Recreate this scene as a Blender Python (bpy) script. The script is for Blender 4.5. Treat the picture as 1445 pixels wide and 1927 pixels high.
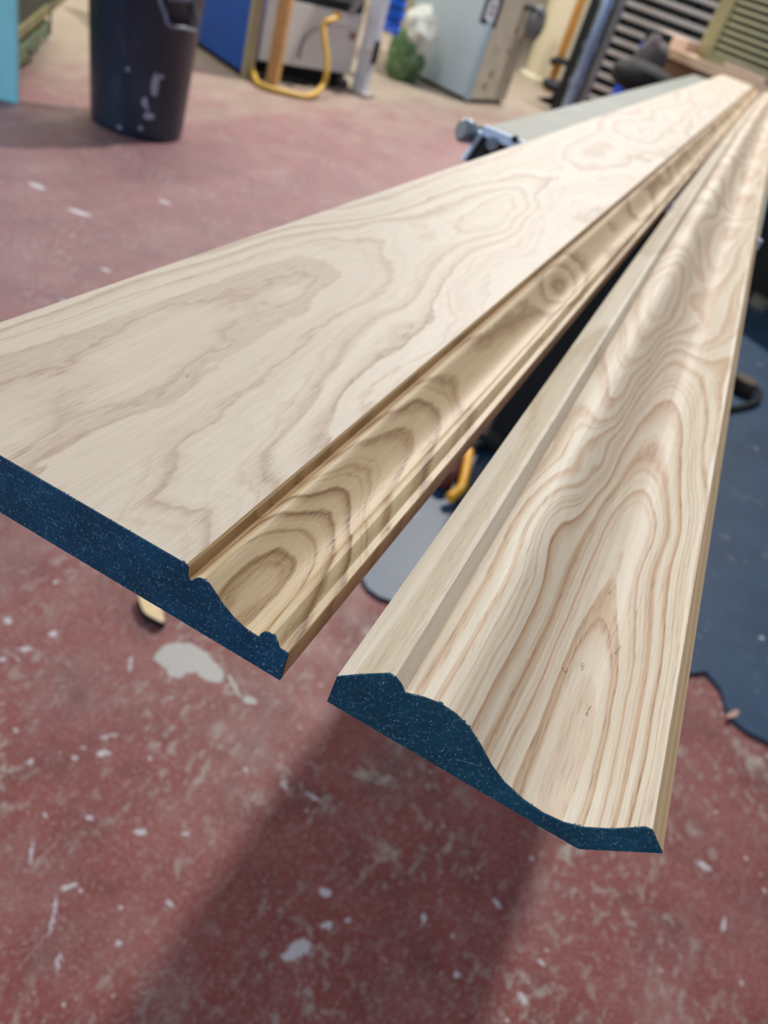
import bpy, bmesh, math, random
import numpy as np
from mathutils import Vector, Matrix

for o in list(bpy.data.objects): bpy.data.objects.remove(o)
SC = bpy.context.scene
COL = SC.collection
random.seed(7)
P1=[[-195.5,0.5],[-195.5,21],[-194.8,21.6],[-140,21.6],[-76.6,21.6],[-75.8,21.0],[-75.6,17.6],[-75.0,16.9],[-74.2,17.0],[-73.4,18.4],[-72.3,19.5],[-70.7,20.0],[-69.0,19.6],[-67.4,18.3],[-63.9,15.3],[-60.0,12.9],[-56.3,11.5],[-52.9,11.1],[-51.4,11.2],[-51.3,12.6],[-50.6,13.9],[-49.5,14.7],[-47.9,14.8],[-46.3,13.8],[-45.3,12.0],[-44.9,11.6],[-42.6,11.5],[-42.3,11.2],[-42.3,0.3]]
P2=[[-26.8,1.4],[-26.6,10.85],[-20.9,16.3],[-14.4,21.9],[-12.6,22.0],[-10.2,20.4],[-8.8,18.5],[-7.1,19.2],[-3.8,20.6],[0.4,21.5],[5.0,21.0],[9.5,19.0],[13.8,15.6],[18.8,10.9],[23.7,7.7],[29.8,5.6],[35.4,4.9],[41,5.7],[45.7,8.1],[50.6,12.5],[54.1,16.7],[56.1,19.3],[57.8,19.6],[63.1,14.4]]
G1=[[1,-174.6,112.0],[1,-174.7,130.1],[1,-172.8,164.0],[1,-173.7,187.0],[1,-170.2,208.7],[1,-166.1,229.9],[1,-159.4,236.0],[1,-149.0,225.1],[1,-137.6,210.8],[1,-133.7,196.6],[1,-132.5,164.1],[1,-133.8,130.9],[1,-131.9,101.6],[1,-125.4,73.1],[1,-123.7,57.4],[1,-124.3,48.7],[1.25,-126.3,116.2],[1.25,-123.8,97.6],[1.25,-122.5,78.1],[1.25,-121.0,63.3],[1.25,-122.2,40.1],[1.25,-126.8,20.7],[1.7,-113.3,77.4],[1.7,-116.3,68.3],[1.7,-111.0,54.7],[1.7,-106.8,38.5],[1.7,-103.5,28.8],[1.7,-97.7,22.2],[1.7,-92.3,19.4],[1.7,-84.2,19.7],[1.2,-109.3,16.2],[1.2,-101.0,10.8],[1.2,-91.9,5.9],[1.2,-88.7,2.7],[2,-188.3,129.2],[2,-185.5,164.9],[2,-183.1,208.4],[2,-176.2,254.0],[2,-167.3,282.2],[2,-149.0,294.9],[2,-125.3,266.1],[2,-112.7,218.9],[2,-113.4,206.9],[2,-115.6,181.0],[2,-110.0,139.0],[2,-106.7,118.0],[2,-101.1,92.1],[2,-97.2,75.8],[2,-95.5,66.1],[2,-93.2,54.9],[2,-89.2,46.7],[2,-91.8,52.0],[2,-84.1,40.0],[2,-78.7,34.4],[3,-96.7,213.0],[3,-103.7,193.0],[3,-99.6,164.4],[3,-95.2,132.7],[3,-88.6,90.9],[3,-86.0,72.2],[3,-82.1,59.8],[3.6,-86.8,191.1],[3.6,-88.8,145.9],[3.6,-84.6,104.9],[3.6,-80.6,86.3],[1.0,-183.4,41.1],[1.0,-182.9,52.3],[1.0,-181.2,63.2],[1.0,-179.9,79.9],[0.7,-171.1,29.3],[0.7,-172.7,46.1],[0.7,-174.2,69.0],[0.7,-172.5,91.3],[0.35,-149.5,8.6],[0.35,-147.9,28.3],[0.35,-144.6,58.1],[0.35,-144.7,88.4],[0.4,-135.3,4.7],[0.4,-134.7,25.7],[0.4,-132.2,52.4],[1.6,-142.3,390.0],[1.6,-142.2,436.8],[1.6,-135.2,499.5],[1.6,-124.1,464.1],[1.6,-119.7,405.1],[1.6,-128.2,359.7],[1.2,-131.7,399.3],[1.2,-130.9,447.7],[2,-171.2,303.7],[2,-157.3,328.6],[2,-141.7,337.6],[2,-128.4,317.5],[2,-120.6,272.7],[2,-118.4,242.0],[2,-111.7,215.6],[2,-113.9,188.6],[3,-165.9,362.8],[3,-164.7,440.7],[3,-156.1,513.8],[3,-145.8,566.9],[3,-128.1,507.9],[3,-115.4,436.1],[3,-114.2,357.7],[3,-116.3,299.4],[3,-108.2,243.7],[4,-175.5,312.2],[4,-175.9,369.6],[4,-174.2,453.2],[4,-170.0,555.1],[4,-152.6,682.1],[4,-139.8,663.3],[4,-122.1,543.9],[4,-108.4,452.1],[4,-103.5,334.5],[4,-98.5,260.2],[4.6,-77.9,459.4],[4.6,-79.6,363.2],[4.6,-80.9,289.3],[3.5,-129.7,639.0],[3.5,-120.0,710.9],[3.5,-98.5,809.3],[3,-141.9,718.4],[3,-128.1,746.5],[3,-120.1,864.6],[3,-142.9,956.4],[3,-162.6,899.5],[3,-160.8,794.5],[2.4,-141.8,788.2],[2.4,-135.2,870.9],[4.5,-182.0,325.3],[4.5,-183.0,418.9],[4.5,-182.6,541.3],[4.5,-181.9,714.7],[4.5,-186.5,898.9],[3.2,-193.6,176.2],[3.2,-191.5,221.6],[3.0,-194.2,53.1],[3.0,-193.8,60.7]]
G2=[[1,-67.8,4.7],[1,-68.7,14.0],[1,-68.7,19.7],[1,-66.9,26.6],[1,-64.4,31.9],[1,-60.6,33.4],[1,-56.8,31.1],[1,-54.2,22.5],[1,-54.4,14.4],[1,-55.3,7.6],[1,-55.1,1.7],[0.4,-65.0,14.2],[0.4,-63.6,22.4],[0.4,-60.9,23.9],[0.4,-59.2,14.3],[0.4,-60.3,3.4],[2,-70.8,4.2],[2,-71.3,22.6],[2,-70.8,32.0],[2,-66.7,37.2],[2,-63.3,45.5],[2,-59.8,46.5],[2,-55.0,41.2],[2,-52.5,38.1],[2,-50.7,24.2],[3,-71.4,42.9],[3,-68.8,43.3],[3,-67.0,50.5],[3,-65.5,58.6],[3,-62.5,62.2],[3,-57.7,57.3],[3,-52.9,50.8],[3.6,-68.5,57.5],[3.6,-66.3,67.7],[3.6,-63.7,72.4],[3.6,-59.3,71.1],[3.6,-56.4,64.7],[3.6,-53.8,57.2],[4.3,-69.5,54.1],[4.3,-68.4,70.6],[4.3,-66.5,86.9],[4.3,-60.1,80.0],[4.3,-55.8,71.0],[4.3,-52.7,62.1],[5,-69.8,75.6],[5,-68.7,85.4],[5,-65.7,113.7],[5,-61.8,121.9],[5,-58.1,115.1],[5,-54.3,100.0],[5,-50.0,66.5],[6,-70.2,103.8],[6,-71.5,123.9],[6,-66.9,140.1],[6,-60.4,152.1],[6,-54.8,131.6],[6,-52.9,117.3],[7,-69.3,124.9],[7,-67.6,156.2],[7,-61.5,175.1],[7,-55.0,161.0],[7.5,-58.6,172.2],[7.5,-62.8,205.4],[7.5,-60.3,241.9],[7.5,-55.3,233.9],[7.5,-54.8,191.4],[8,-66.3,230.2],[8,-64.9,262.6],[8,-62.2,290.5],[9,-68.7,348.0],[9,-65.0,336.1],[9,-60.7,332.3],[9,-56.6,341.5],[9,-52.3,360.8],[9,-55.5,389.7],[9,-62.4,398.9],[9,-68.5,381.3],[9,-70.1,363.1],[10,-63.5,354.0],[10,-61.8,372.5],[10,-58.2,365.7],[8,-60.1,317.0],[8,-50.4,328.6],[8,-49.3,379.7],[8,-58.0,426.3],[8,-65.5,416.2],[7.4,-62.6,465.9],[7.4,-63.5,525.1],[7.4,-63.0,588.7]]
G3=[[0,32.9,2.3],[0,34.1,17.9],[0,35.3,35.2],[0,37.1,48.9],[0,41.3,45.6],[0,42.1,30.6],[0,42.2,3.6],[-0.5,36.8,4.2],[-0.5,37.3,19.9],[-0.5,37.6,38.9],[1,25.8,1.4],[1,25.9,8.7],[1,27.8,39.6],[1,28.0,63.5],[1,30.8,85.5],[1,33.4,100.1],[1,37.8,94.8],[1,42.3,72.3],[1,44.0,47.6],[1,45.3,26.5],[1,46.0,1.6],[2,23.9,106.5],[2,24.7,132.1],[2,26.6,148.3],[2,31.6,170.3],[2,34.7,179.2],[2,39.4,174.5],[2,42.7,159.4],[2,44.3,144.4],[3,19.9,99.5],[3,20.2,125.4],[3,21.7,151.2],[3,26.9,184.9],[3,33.7,208.4],[3,40.1,200.4],[3,44.1,175.8],[3,47.7,143.7],[4,7.2,87.9],[4,12.9,111.3],[4,16.0,144.4],[4,21.6,208.2],[4,25.3,238.8],[4,33.6,265.1],[4,39.6,255.9],[4,43.4,234.3],[4,47.0,193.3],[4,51.0,142.7],[5,4.8,114.6],[5,8.2,152.4],[5,15.5,197.6],[5,19.0,235.4],[5,24.3,277.7],[5,33.7,306.2],[5,43.0,293.7],[5,47.4,256.3],[5,50.5,210.6],[5,52.4,156.2],[6,11.0,179.4],[6,15.6,229.4],[6,21.9,297.6],[6,31.3,333.8],[6,42.8,329.6],[6,48.5,291.0],[6,52.2,237.4],[6,53.3,188.1],[7,10.9,193.2],[7,13.6,252.9],[7,22.0,329.3],[7,30.6,360.3],[7,43.5,355.7],[7,51.2,305.2],[7,54.6,234.1],[7,54.4,205.6],[8,-1.9,180.2],[8,-0.7,159.7],[8,0.4,144.1],[8,4.4,138.1],[8,9.1,145.5],[8,12.1,163.4],[8,12.6,202.1],[8,14.0,270.9],[8,20.3,338.1],[8,27.5,372.7],[9,-1.7,221.4],[9,1.5,196.3],[9,6.1,188.5],[9,10.7,203.4],[9,13.2,254.4],[9,16.1,306.1],[9,19.8,358.1],[10,-0.5,254.0],[10,1.3,229.2],[10,6.1,221.4],[10,11.3,238.1],[10,12.5,289.7],[10,15.2,332.7],[11,-0.4,301.3],[11,1.5,277.3],[11,8.6,278.7],[11,12.3,304.7],[11,14.8,360.4],[12,-0.7,337.0],[12,2.7,316.3],[12,10.0,321.7],[12,13.8,364.3],[12,14.6,410.5],[8,39.9,376.7],[8,49.8,361.6],[8,55.3,298.3],[8,57.7,224.5],[13,-0.8,374.1],[13,-2.9,407.2],[13,-1.0,451.8],[13,4.6,470.1],[13,9.3,447.5],[13,11.2,401.5],[13,10.1,367.4],[13,3.8,349.7],[12,-1.9,344.1],[12,-6.2,386.9],[12,-7.6,445.6],[12,0.9,490.5],[12,10.3,511.7],[12,16.5,463.6],[12,17.1,397.0],[12,10.5,347.3],[12,3.8,323.0],[14,4.1,382.3],[14,3.8,423.4],[8,-8.8,1.4],[8,-7.8,24.9],[8,-7.5,72.6],[7,-3.8,0.2],[7,-2.0,18.1],[7,-0.7,60.0],[6,0.7,-1.0],[6,1.0,24.5],[6,2.1,56.4],[5,6.6,-0.2],[5,7.3,26.4],[5,8.5,67.4],[4,10.9,0.4],[4,13.0,25.6],[4,13.6,64.8],[3,16.2,0.6],[3,17.7,28.9],[3,19.3,65.4],[2,20.7,0.2],[2,23.3,32.4],[2,24.0,70.0],[2,48.5,0.8],[2,48.6,26.7],[2,47.8,66.3],[3,50.9,0.3],[3,51.1,26.5],[3,50.2,65.9],[3,46.3,111.2],[4,53.1,0.0],[4,53.5,26.1],[4,52.5,65.2],[4,49.7,109.9],[5,55.1,-0.2],[5,55.4,30.3],[5,54.6,77.1],[5,52.3,126.4],[6,57.0,0.2],[6,57.8,41.2],[6,56.6,106.4],[10,27.1,501.0],[10,34.2,466.6],[10,35.2,435.6],[10,26.1,542.3],[10,32.4,517.7],[10,39.2,524.8],[10,41.7,571.9],[11,28.8,621.2],[11,33.8,594.4],[11,39.5,642.3],[11,41.7,700.1],[12,32.9,783.0],[12,38.4,740.5],[12,42.6,796.7],[9,24.8,479.7],[9,17.0,571.2],[9,12.1,785.7]]
CAMROT=[[0.866194, -0.463757, 0.18611], [0.418118, 0.468668, -0.778156], [0.273651, 0.751851, 0.599863]]

H = 1.05            # camera height above the floor
F, CX, CY = 1447.0, 722.5, 963.5
RM = np.array(CAMROT)

# ------------------------------------------------------------------ camera
cam = bpy.data.cameras.new('camera')
cam.sensor_fit = 'HORIZONTAL'; cam.sensor_width = 36.0; cam.lens = 36.0 * F / 1445.0
cam.clip_start = 0.01; cam.clip_end = 100
cam.dof.use_dof = True; cam.dof.focus_distance = 0.212; cam.dof.aperture_fstop = 18.5
co = bpy.data.objects.new('camera', cam); COL.objects.link(co)
m4 = Matrix.Identity(4)
for i in range(3):
    for j in range(3): m4[i][j] = CAMROT[i][j]
m4[2][3] = H
co.matrix_world = m4
SC.camera = co

# ------------------------------------------------------------------ world, lamps, exposure
SC.view_settings.view_transform = 'Standard'; SC.view_settings.look = 'None'
SC.view_settings.gamma = 1.0; SC.view_settings.use_curve_mapping = False
SC.view_settings.exposure = 0.0
W = bpy.data.worlds.new('world'); SC.world = W; W.use_nodes = True
bg = W.node_tree.nodes['Background']
bg.inputs[0].default_value = (0.72, 0.83, 1.0, 1); bg.inputs[1].default_value = 0.37

def area(name, loc, sx, sy, power, col, rot=(0, 0, 0)):
    l = bpy.data.lights.new(name, 'AREA'); l.shape = 'RECTANGLE'; l.size = sx; l.size_y = sy
    l.energy = power; l.color = col
    o = bpy.data.objects.new(name, l); COL.objects.link(o); o.location = loc; o.rotation_euler = rot
    return o
area('roof_light', (-0.96, 7.3, 6.0), 0.24, 0.24, 590, (1.0, 0.95, 0.89), (math.radians(-50), 0, math.radians(-6)))
area('window_light', (-3.9, -2.2, 2.0), 2.2, 1.6, 120, (0.62, 0.80, 1.0), (math.radians(78), 0, math.radians(-42)))
area('strip_lamp', (-3.0, 4.2, 2.95), 0.12, 3.0, 60, (1.0, 0.95, 0.84))
area('strip_lamp', (-2.4, 8.8, 2.95), 0.12, 3.0, 90, (1.0, 0.95, 0.84))

# ------------------------------------------------------------------ helpers
def ray(px, py):
    v = np.array([(px - CX) / F, -(py - CY) / F, -1.0]); return RM @ v
def at(px, py, Y):
    r = ray(px, py); p = r * (Y / r[1]); return Vector((p[0], p[1], p[2] + H))
def flo(px, py, z=0.0):
    r = ray(px, py); p = r * ((z - H) / r[2]); return Vector((p[0], p[1], z))
def onplane(px, py, O, N):
    r = Vector(ray(px, py)); C = Vector((0, 0, H)); t = (Vector(O) - C).dot(N) / r.dot(N); return C + r * t

def obj(name, bm, mat, parent=None, smooth=False, label=None):
    me = bpy.data.meshes.new(name); bm.normal_update(); bm.to_mesh(me); bm.free()
    o = bpy.data.objects.new(name, me); COL.objects.link(o)
    for m in (mat if isinstance(mat, (list, tuple)) else [mat]): me.materials.append(m)
    if smooth:
        for p in me.polygons: p.use_smooth = True
        try: me.set_sharp_from_angle(angle=math.radians(38))
        except Exception: pass
    if parent: o.parent = parent; o.matrix_parent_inverse = Matrix.Translation(-parent.location) if parent.type == 'EMPTY' else Matrix.Identity(4)
    if label: o['label'] = label
    return o
def tag(o, label, cat, group=None, kind=None):
    o['label'] = label; o['category'] = cat
    if group: o['group'] = group
    if kind: o['kind'] = kind
    return o
def thing(name, loc, label, cat, group=None):
    o = bpy.data.objects.new(name, None); COL.objects.link(o); o.location = loc; o.empty_display_size = .05
    bpy.context.view_layer.update()
    return tag(o, label, cat, group)
def struct(name, bm, mat, parent=None):
    o = obj(name, bm, mat, parent)
    if not parent: o['kind'] = 'structure'
    return o
V = Vector
def add_box(bm, O, a, b, c, bev=0.0):
    O, a, b, c = V(O), V(a), V(b), V(c)
    vs = [bm.verts.new(O + a * i + b * j + c * k) for k in (0, 1) for j in (0, 1) for i in (0, 1)]
    fs = [(0, 2, 3, 1), (4, 5, 7, 6), (0, 1, 5, 4), (2, 6, 7, 3), (0, 4, 6, 2), (1, 3, 7, 5)]
    F_ = [bm.faces.new([vs[i] for i in f]) for f in fs]
    bmesh.ops.recalc_face_normals(bm, faces=F_)
    if bev > 0:
        es = list({e for f in F_ for e in f.edges})
        bmesh.ops.bevel(bm, geom=es, offset=bev, segments=2, affect='EDGES', profile=.5)
def box(O, a, b, c, bev=0.0):
    bm = bmesh.new(); add_box(bm, O, a, b, c, bev); return bm
def abox(x0, x1, y0, y1, z0, z1, bev=0.0):
    return box((x0, y0, z0), (x1 - x0, 0, 0), (0, y1 - y0, 0), (0, 0, z1 - z0), bev)
def add_tube(bm, pts, r, n=10, cap=True):
    pts = [V(p) for p in pts]; rings = []
    up = V((0, 0, 1))
    for i, p in enumerate(pts):
        d = (pts[min(i + 1, len(pts) - 1)] - pts[max(i - 1, 0)]).normalized()
        a = d.cross(up)
        if a.length < .05: a = d.cross(V((1, 0, 0)))
        a.normalize(); b = d.cross(a); up = a.cross(d) if abs(d.z) < .9 else up
        rr = r[i] if isinstance(r, (list, tuple)) else r
        rings.append([bm.verts.new(p + a * math.cos(t) * rr + b * math.sin(t) * rr) for t in [2 * math.pi * k / n for k in range(n)]])
    for A, B in zip(rings, rings[1:]):
        for k in range(n): bm.faces.new((A[k], A[(k + 1) % n], B[(k + 1) % n], B[k]))
    if cap:
        bm.faces.new(rings[0][::-1]); bm.faces.new(rings[-1])
    bmesh.ops.recalc_face_normals(bm, faces=bm.faces[:])
def tube(pts, r, n=10):
    bm = bmesh.new(); add_tube(bm, pts, r, n); return bm
def spline(pts, k=6):
    pts = [V(p) for p in pts]; out = []
    for i in range(len(pts) - 1):
        p0, p1, p2, p3 = pts[max(i - 1, 0)], pts[i], pts[i + 1], pts[min(i + 2, len(pts) - 1)]
        for j in range(k):
            t = j / k
            out.append(.5 * ((2 * p1) + (p2 - p0) * t + (2 * p0 - 5 * p1 + 4 * p2 - p3) * t * t + (3 * p1 - p0 - 3 * p2 + p3) * t ** 3))
    return out + [pts[-1]]
def lathe(prof, c, n=40, axis=(0, 0, 1)):
    bm = bmesh.new(); c = V(c); ax = V(axis).normalized()
    a = ax.cross(V((1, 0, 0)));
    if a.length < .1: a = ax.cross(V((0, 1, 0)))
    a.normalize(); b = ax.cross(a)
    R = [[bm.verts.new(c + ax * h + (a * math.cos(t) + b * math.sin(t)) * r) for t in [2 * math.pi * k / n for k in range(n)]] for r, h in prof]
    for A, B in zip(R, R[1:]):
        for k in range(n): bm.faces.new((A[k], A[(k + 1) % n], B[(k + 1) % n], B[k]))
    bm.faces.new(R[0][::-1]); bm.faces.new(R[-1])
    bmesh.ops.recalc_face_normals(bm, faces=bm.faces[:])
    return bm
def blob(c, r, seed, amp=.25, sub=3):
    from mathutils import noise
    bm = bmesh.new(); bmesh.ops.create_icosphere(bm, subdivisions=sub, radius=1)
    for v in bm.verts:
        d = 1 + amp * noise.noise(v.co * 1.7 + V((seed, seed * 2.1, 0))) + amp * .4 * noise.noise(v.co * 5 + V((seed, 0, seed)))
        v.co = V((v.co.x * r[0] * d, v.co.y * r[1] * d, v.co.z * r[2] * d)) + V(c)
    return bm
def prism(poly, z0, z1):
    bm = bmesh.new()
    A = [bm.verts.new((p[0], p[1], z0)) for p in poly]; B = [bm.verts.new((p[0], p[1], z1)) for p in poly]
    bm.faces.new(A[::-1]); bm.faces.new(B)
    for i in range(len(A)): j = (i + 1) % len(A); bm.faces.new((A[i], A[j], B[j], B[i]))
    bmesh.ops.recalc_face_normals(bm, faces=bm.faces[:])
    return bm

# ------------------------------------------------------------------ material toolkit
class M:
    def __init__(s, name):
        s.m = bpy.data.materials.new(name); s.m.use_nodes = True; s.t = s.m.node_tree; s.N = s.t.nodes; s.L = s.t.links
        s.b = s.N['Principled BSDF']
    def n(s, typ, **kw):
        x = s.N.new(typ)
        for k, v in kw.items(): setattr(x, k, v)
        return x
    def put(s, sock, v):
        if v is None: return
        if isinstance(v, bpy.types.NodeSocket): s.L.new(v, sock)
        else:
            if hasattr(sock.default_value, '__len__') and not isinstance(v, (tuple, list, Vector)): v = (v,) * len(sock.default_value)
            if hasattr(sock.default_value, '__len__') and len(sock.default_value) == 4 and len(v) == 3: v = (*v, 1)
            sock.default_value = v
    def math(s, op, a, b=None, c=None, clamp=False):
        x = s.n('ShaderNodeMath', operation=op, use_clamp=clamp); s.put(x.inputs[0], a); s.put(x.inputs[1], b); s.put(x.inputs[2], c); return x.outputs[0]
    def coord(s, kind='Object'):
        return s.n('ShaderNodeTexCoord').outputs[kind]
    def map(s, v, scale=(1, 1, 1), loc=(0, 0, 0), rot=(0, 0, 0)):
        x = s.n('ShaderNodeMapping'); s.put(x.inputs[0], v); x.inputs['Scale'].default_value = scale; x.inputs['Location'].default_value = loc; x.inputs['Rotation'].default_value = rot; return x.outputs[0]
    def noise(s, v, scale=5, detail=2, rough=.5, dist=0):
        x = s.n('ShaderNodeTexNoise'); s.put(x.inputs['Vector'], v); x.inputs['Scale'].default_value = scale; x.inputs['Detail'].default_value = detail
        x.inputs['Roughness'].default_value = rough; x.inputs['Distortion'].default_value = dist; return x.outputs['Fac']
    def ramp(s, f, stops, interp='LINEAR'):
        x = s.n('ShaderNodeValToRGB'); s.put(x.inputs[0], f); r = x.color_ramp; r.interpolation = interp
        while len(r.elements) > 1: r.elements.remove(r.elements[0])
        for i, (p, c) in enumerate(stops):
            e = r.elements[0] if i == 0 else r.elements.new(p)
            e.position = p; c = (c, c, c) if not isinstance(c, (tuple, list)) else c; e.color = (*c, 1)
        return x.outputs[0]
    def mix(s, f, a, b, mode='MIX'):
        x = s.n('ShaderNodeMix', data_type='RGBA', blend_type=mode); s.put(x.inputs[0], f); s.put(x.inputs[6], a); s.put(x.inputs[7], b); return x.outputs[2]
    def smooth(s, v, a, b, lo=0, hi=1):
        x = s.n('ShaderNodeMapRange', interpolation_type='SMOOTHSTEP'); s.put(x.inputs[0], v); x.inputs[1].default_value = a; x.inputs[2].default_value = b; x.inputs[3].default_value = lo; x.inputs[4].default_value = hi; return x.outputs[0]
    def bump(s, h, dist=.001, strength=1):
        x = s.n('ShaderNodeBump'); s.put(x.inputs['Height'], h); x.inputs['Distance'].default_value = dist; x.inputs['Strength'].default_value = strength; s.L.new(x.outputs[0], s.b.inputs['Normal'])
    def set(s, color=None, rough=None, metal=None, spec=None):
        s.put(s.b.inputs['Base Color'], color); s.put(s.b.inputs['Roughness'], rough); s.put(s.b.inputs['Metallic'], metal); s.put(s.b.inputs['Specular IOR Level'], spec)
        return s.m
    def spots(s, vec, lst, warp=.012, wscale=30, edge=.12):
        """mask of irregular splotches: (x, y, z, length, width, angle)"""
        w = s.n('ShaderNodeTexNoise'); s.put(w.inputs['Vector'], vec); w.inputs['Scale'].default_value = wscale; w.inputs['Detail'].default_value = 3
        sub = s.n('ShaderNodeVectorMath', operation='SUBTRACT'); s.L.new(w.outputs['Color'], sub.inputs[0]); sub.inputs[1].default_value = (.5, .5, .5)
        sc = s.n('ShaderNodeVectorMath', operation='SCALE'); s.L.new(sub.outputs[0], sc.inputs[0]); sc.inputs['Scale'].default_value = warp * 2
        ad = s.n('ShaderNodeVectorMath', operation='ADD'); s.put(ad.inputs[0], vec); s.L.new(sc.outputs[0], ad.inputs[1])
        tot = None
        for (x, y, z, l, wd, ang) in lst:
            mp = s.n('ShaderNodeMapping', vector_type='TEXTURE'); s.L.new(ad.outputs[0], mp.inputs[0])
            mp.inputs['Location'].default_value = (x, y, z); mp.inputs['Rotation'].default_value = (0, 0, ang); mp.inputs['Scale'].default_value = (l, wd, max(l, wd) if z == 0 else l)
            ln = s.n('ShaderNodeVectorMath', operation='LENGTH'); s.L.new(mp.outputs[0], ln.inputs[0])
            k = ln.outputs['Value']
            tot = k if tot is None else s.math('MINIMUM', tot, k)
        return s.smooth(tot, 1.0, 1.0 - edge, 0, 1)
def srgb(r, g, b):
    f = lambda c: (c / 255 / 12.92) if c <= 10 else ((c / 255 + .055) / 1.055) ** 2.4
    return (f(r), f(g), f(b))
def plain(name, rgb, rough=.5, metal=0, var=.12, scale=6, dirt=None, dirt_amt=.5):
    m = M(name); c = m.coord()
    n = m.noise(c, scale, 5, .6)
    dark = tuple(x * (1 - var * 1.6) for x in rgb); lite = tuple(min(1, x * (1 + var)) for x in rgb)
    col = m.ramp(n, [(.3, dark), (.7, lite)])
    if dirt:
        d = m.noise(c, scale * 2.3, 6, .7)
        col = m.mix(m.smooth(d, .5, .68, 0, dirt_amt), col, dirt)
    return m.set(col, rough, metal)

def wood(name, light, mid, dark, K=1.0, fib=.10, warp=.25, pore=.35, offs=0.0, line=.55, rough=.5, edgec=None, yscale=1.0, sub=.35):
    """ash: growth rings from the mesh attribute 'ring', cut by fibres and pores running along Y"""
    m = M(name); c = m.coord()
    a = m.n('ShaderNodeAttribute', attribute_name='ring').outputs['Fac']
    n1 = m.noise(m.map(c, (55, 14 * yscale, 55)), 1, 3, .55); n1b = m.noise(m.map(c, (260, 60 * yscale, 260)), 1, 2, .6)
    r = m.math('MULTIPLY_ADD', a, K, offs)
    r = m.math('ADD', r, m.math('MULTIPLY', m.math('SUBTRACT', n1, .5), warp * 2))
    r = m.math('ADD', r, m.math('MULTIPLY', m.math('SUBTRACT', n1b, .5), warp * .55))
    f = m.math('FRACT', r)
    tone = m.ramp(f, [(0.0, 0.0), (.30, .05), (.62, .42), (.80, 1.0 * line + .25), (.90, .55), (.97, .12), (1.0, 0.0)])
    # each ring has its own strength
    fl = m.math('FLOOR', r)
    wn = m.n('ShaderNodeTexWhiteNoise', noise_dimensions='1D'); m.L.new(fl, wn.inputs['W'])
    tone = m.math('MULTIPLY', tone, m.smooth(wn.outputs['Value'], 0, 1, .45, 1.15))
    r2 = m.math('ADD', m.math('MULTIPLY', r, 3.37), m.math('MULTIPLY', m.noise(m.map(c, (40, 7, 40)), 1, 2, .5), 1.3))
    t2 = m.ramp(m.math('FRACT', r2), [(0.0, 0.0), (.45, .1), (.75, .9), (.88, 1.0), (1.0, 0.0)])
    wn2 = m.n('ShaderNodeTexWhiteNoise', noise_dimensions='1D'); m.L.new(m.math('FLOOR', r2), wn2.inputs['W'])
    t2 = m.math('MULTIPLY', t2, m.smooth(wn2.outputs['Value'], .2, 1, 0, 1))
    tone = m.math('ADD', m.math('MULTIPLY', tone, 1.0 - sub * .35), m.math('MULTIPLY', t2, sub))
    col = m.mix(m.smooth(tone, 0, .55), light, mid)
    col = m.mix(m.smooth(tone, .45, 1.15), col, dark)
    big = m.noise(m.map(c, (16, 2.2, 16)), 1, 3, .5)
    col = m.mix(m.smooth(big, .35, .7, 0, .35), col, mid)
    f1 = m.noise(m.map(c, (1500, 26, 1500)), 1, 3, .65); f2 = m.noise(m.map(c, (420, 9, 420)), 1, 3, .6)
    fv = m.math('ADD', m.math('MULTIPLY', m.math('SUBTRACT', f1, .5), fib * 3.2), m.math('MULTIPLY', m.math('SUBTRACT', f2, .5), fib * 2.0))
    col = m.mix(1.0, col, m.n('ShaderNodeCombineColor').outputs[0], 'MULTIPLY') if False else col
    hv = m.n('ShaderNodeHueSaturation'); m.put(hv.inputs['Color'], col); m.put(hv.inputs['Value'], m.math('ADD', 1.0, fv)); col = hv.outputs[0]
    p = m.noise(m.map(c, (1900, 95, 1900)), 1, 1, .5)
    pm = m.math('MULTIPLY', m.smooth(p, .60, .68), m.math('ADD', .12, m.math('MULTIPLY', tone, .9)), clamp=True)
    col = m.mix(m.math('MULTIPLY', pm, pore), col, tuple(x * .45 for x in dark))
    hb = m.math('SUBTRACT', m.math('MULTIPLY', f1, .5), m.math('MULTIPLY', pm, .8))
    m.bump(hb, .00012, .8)
    return m.set(col, rough, 0, .35)

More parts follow.
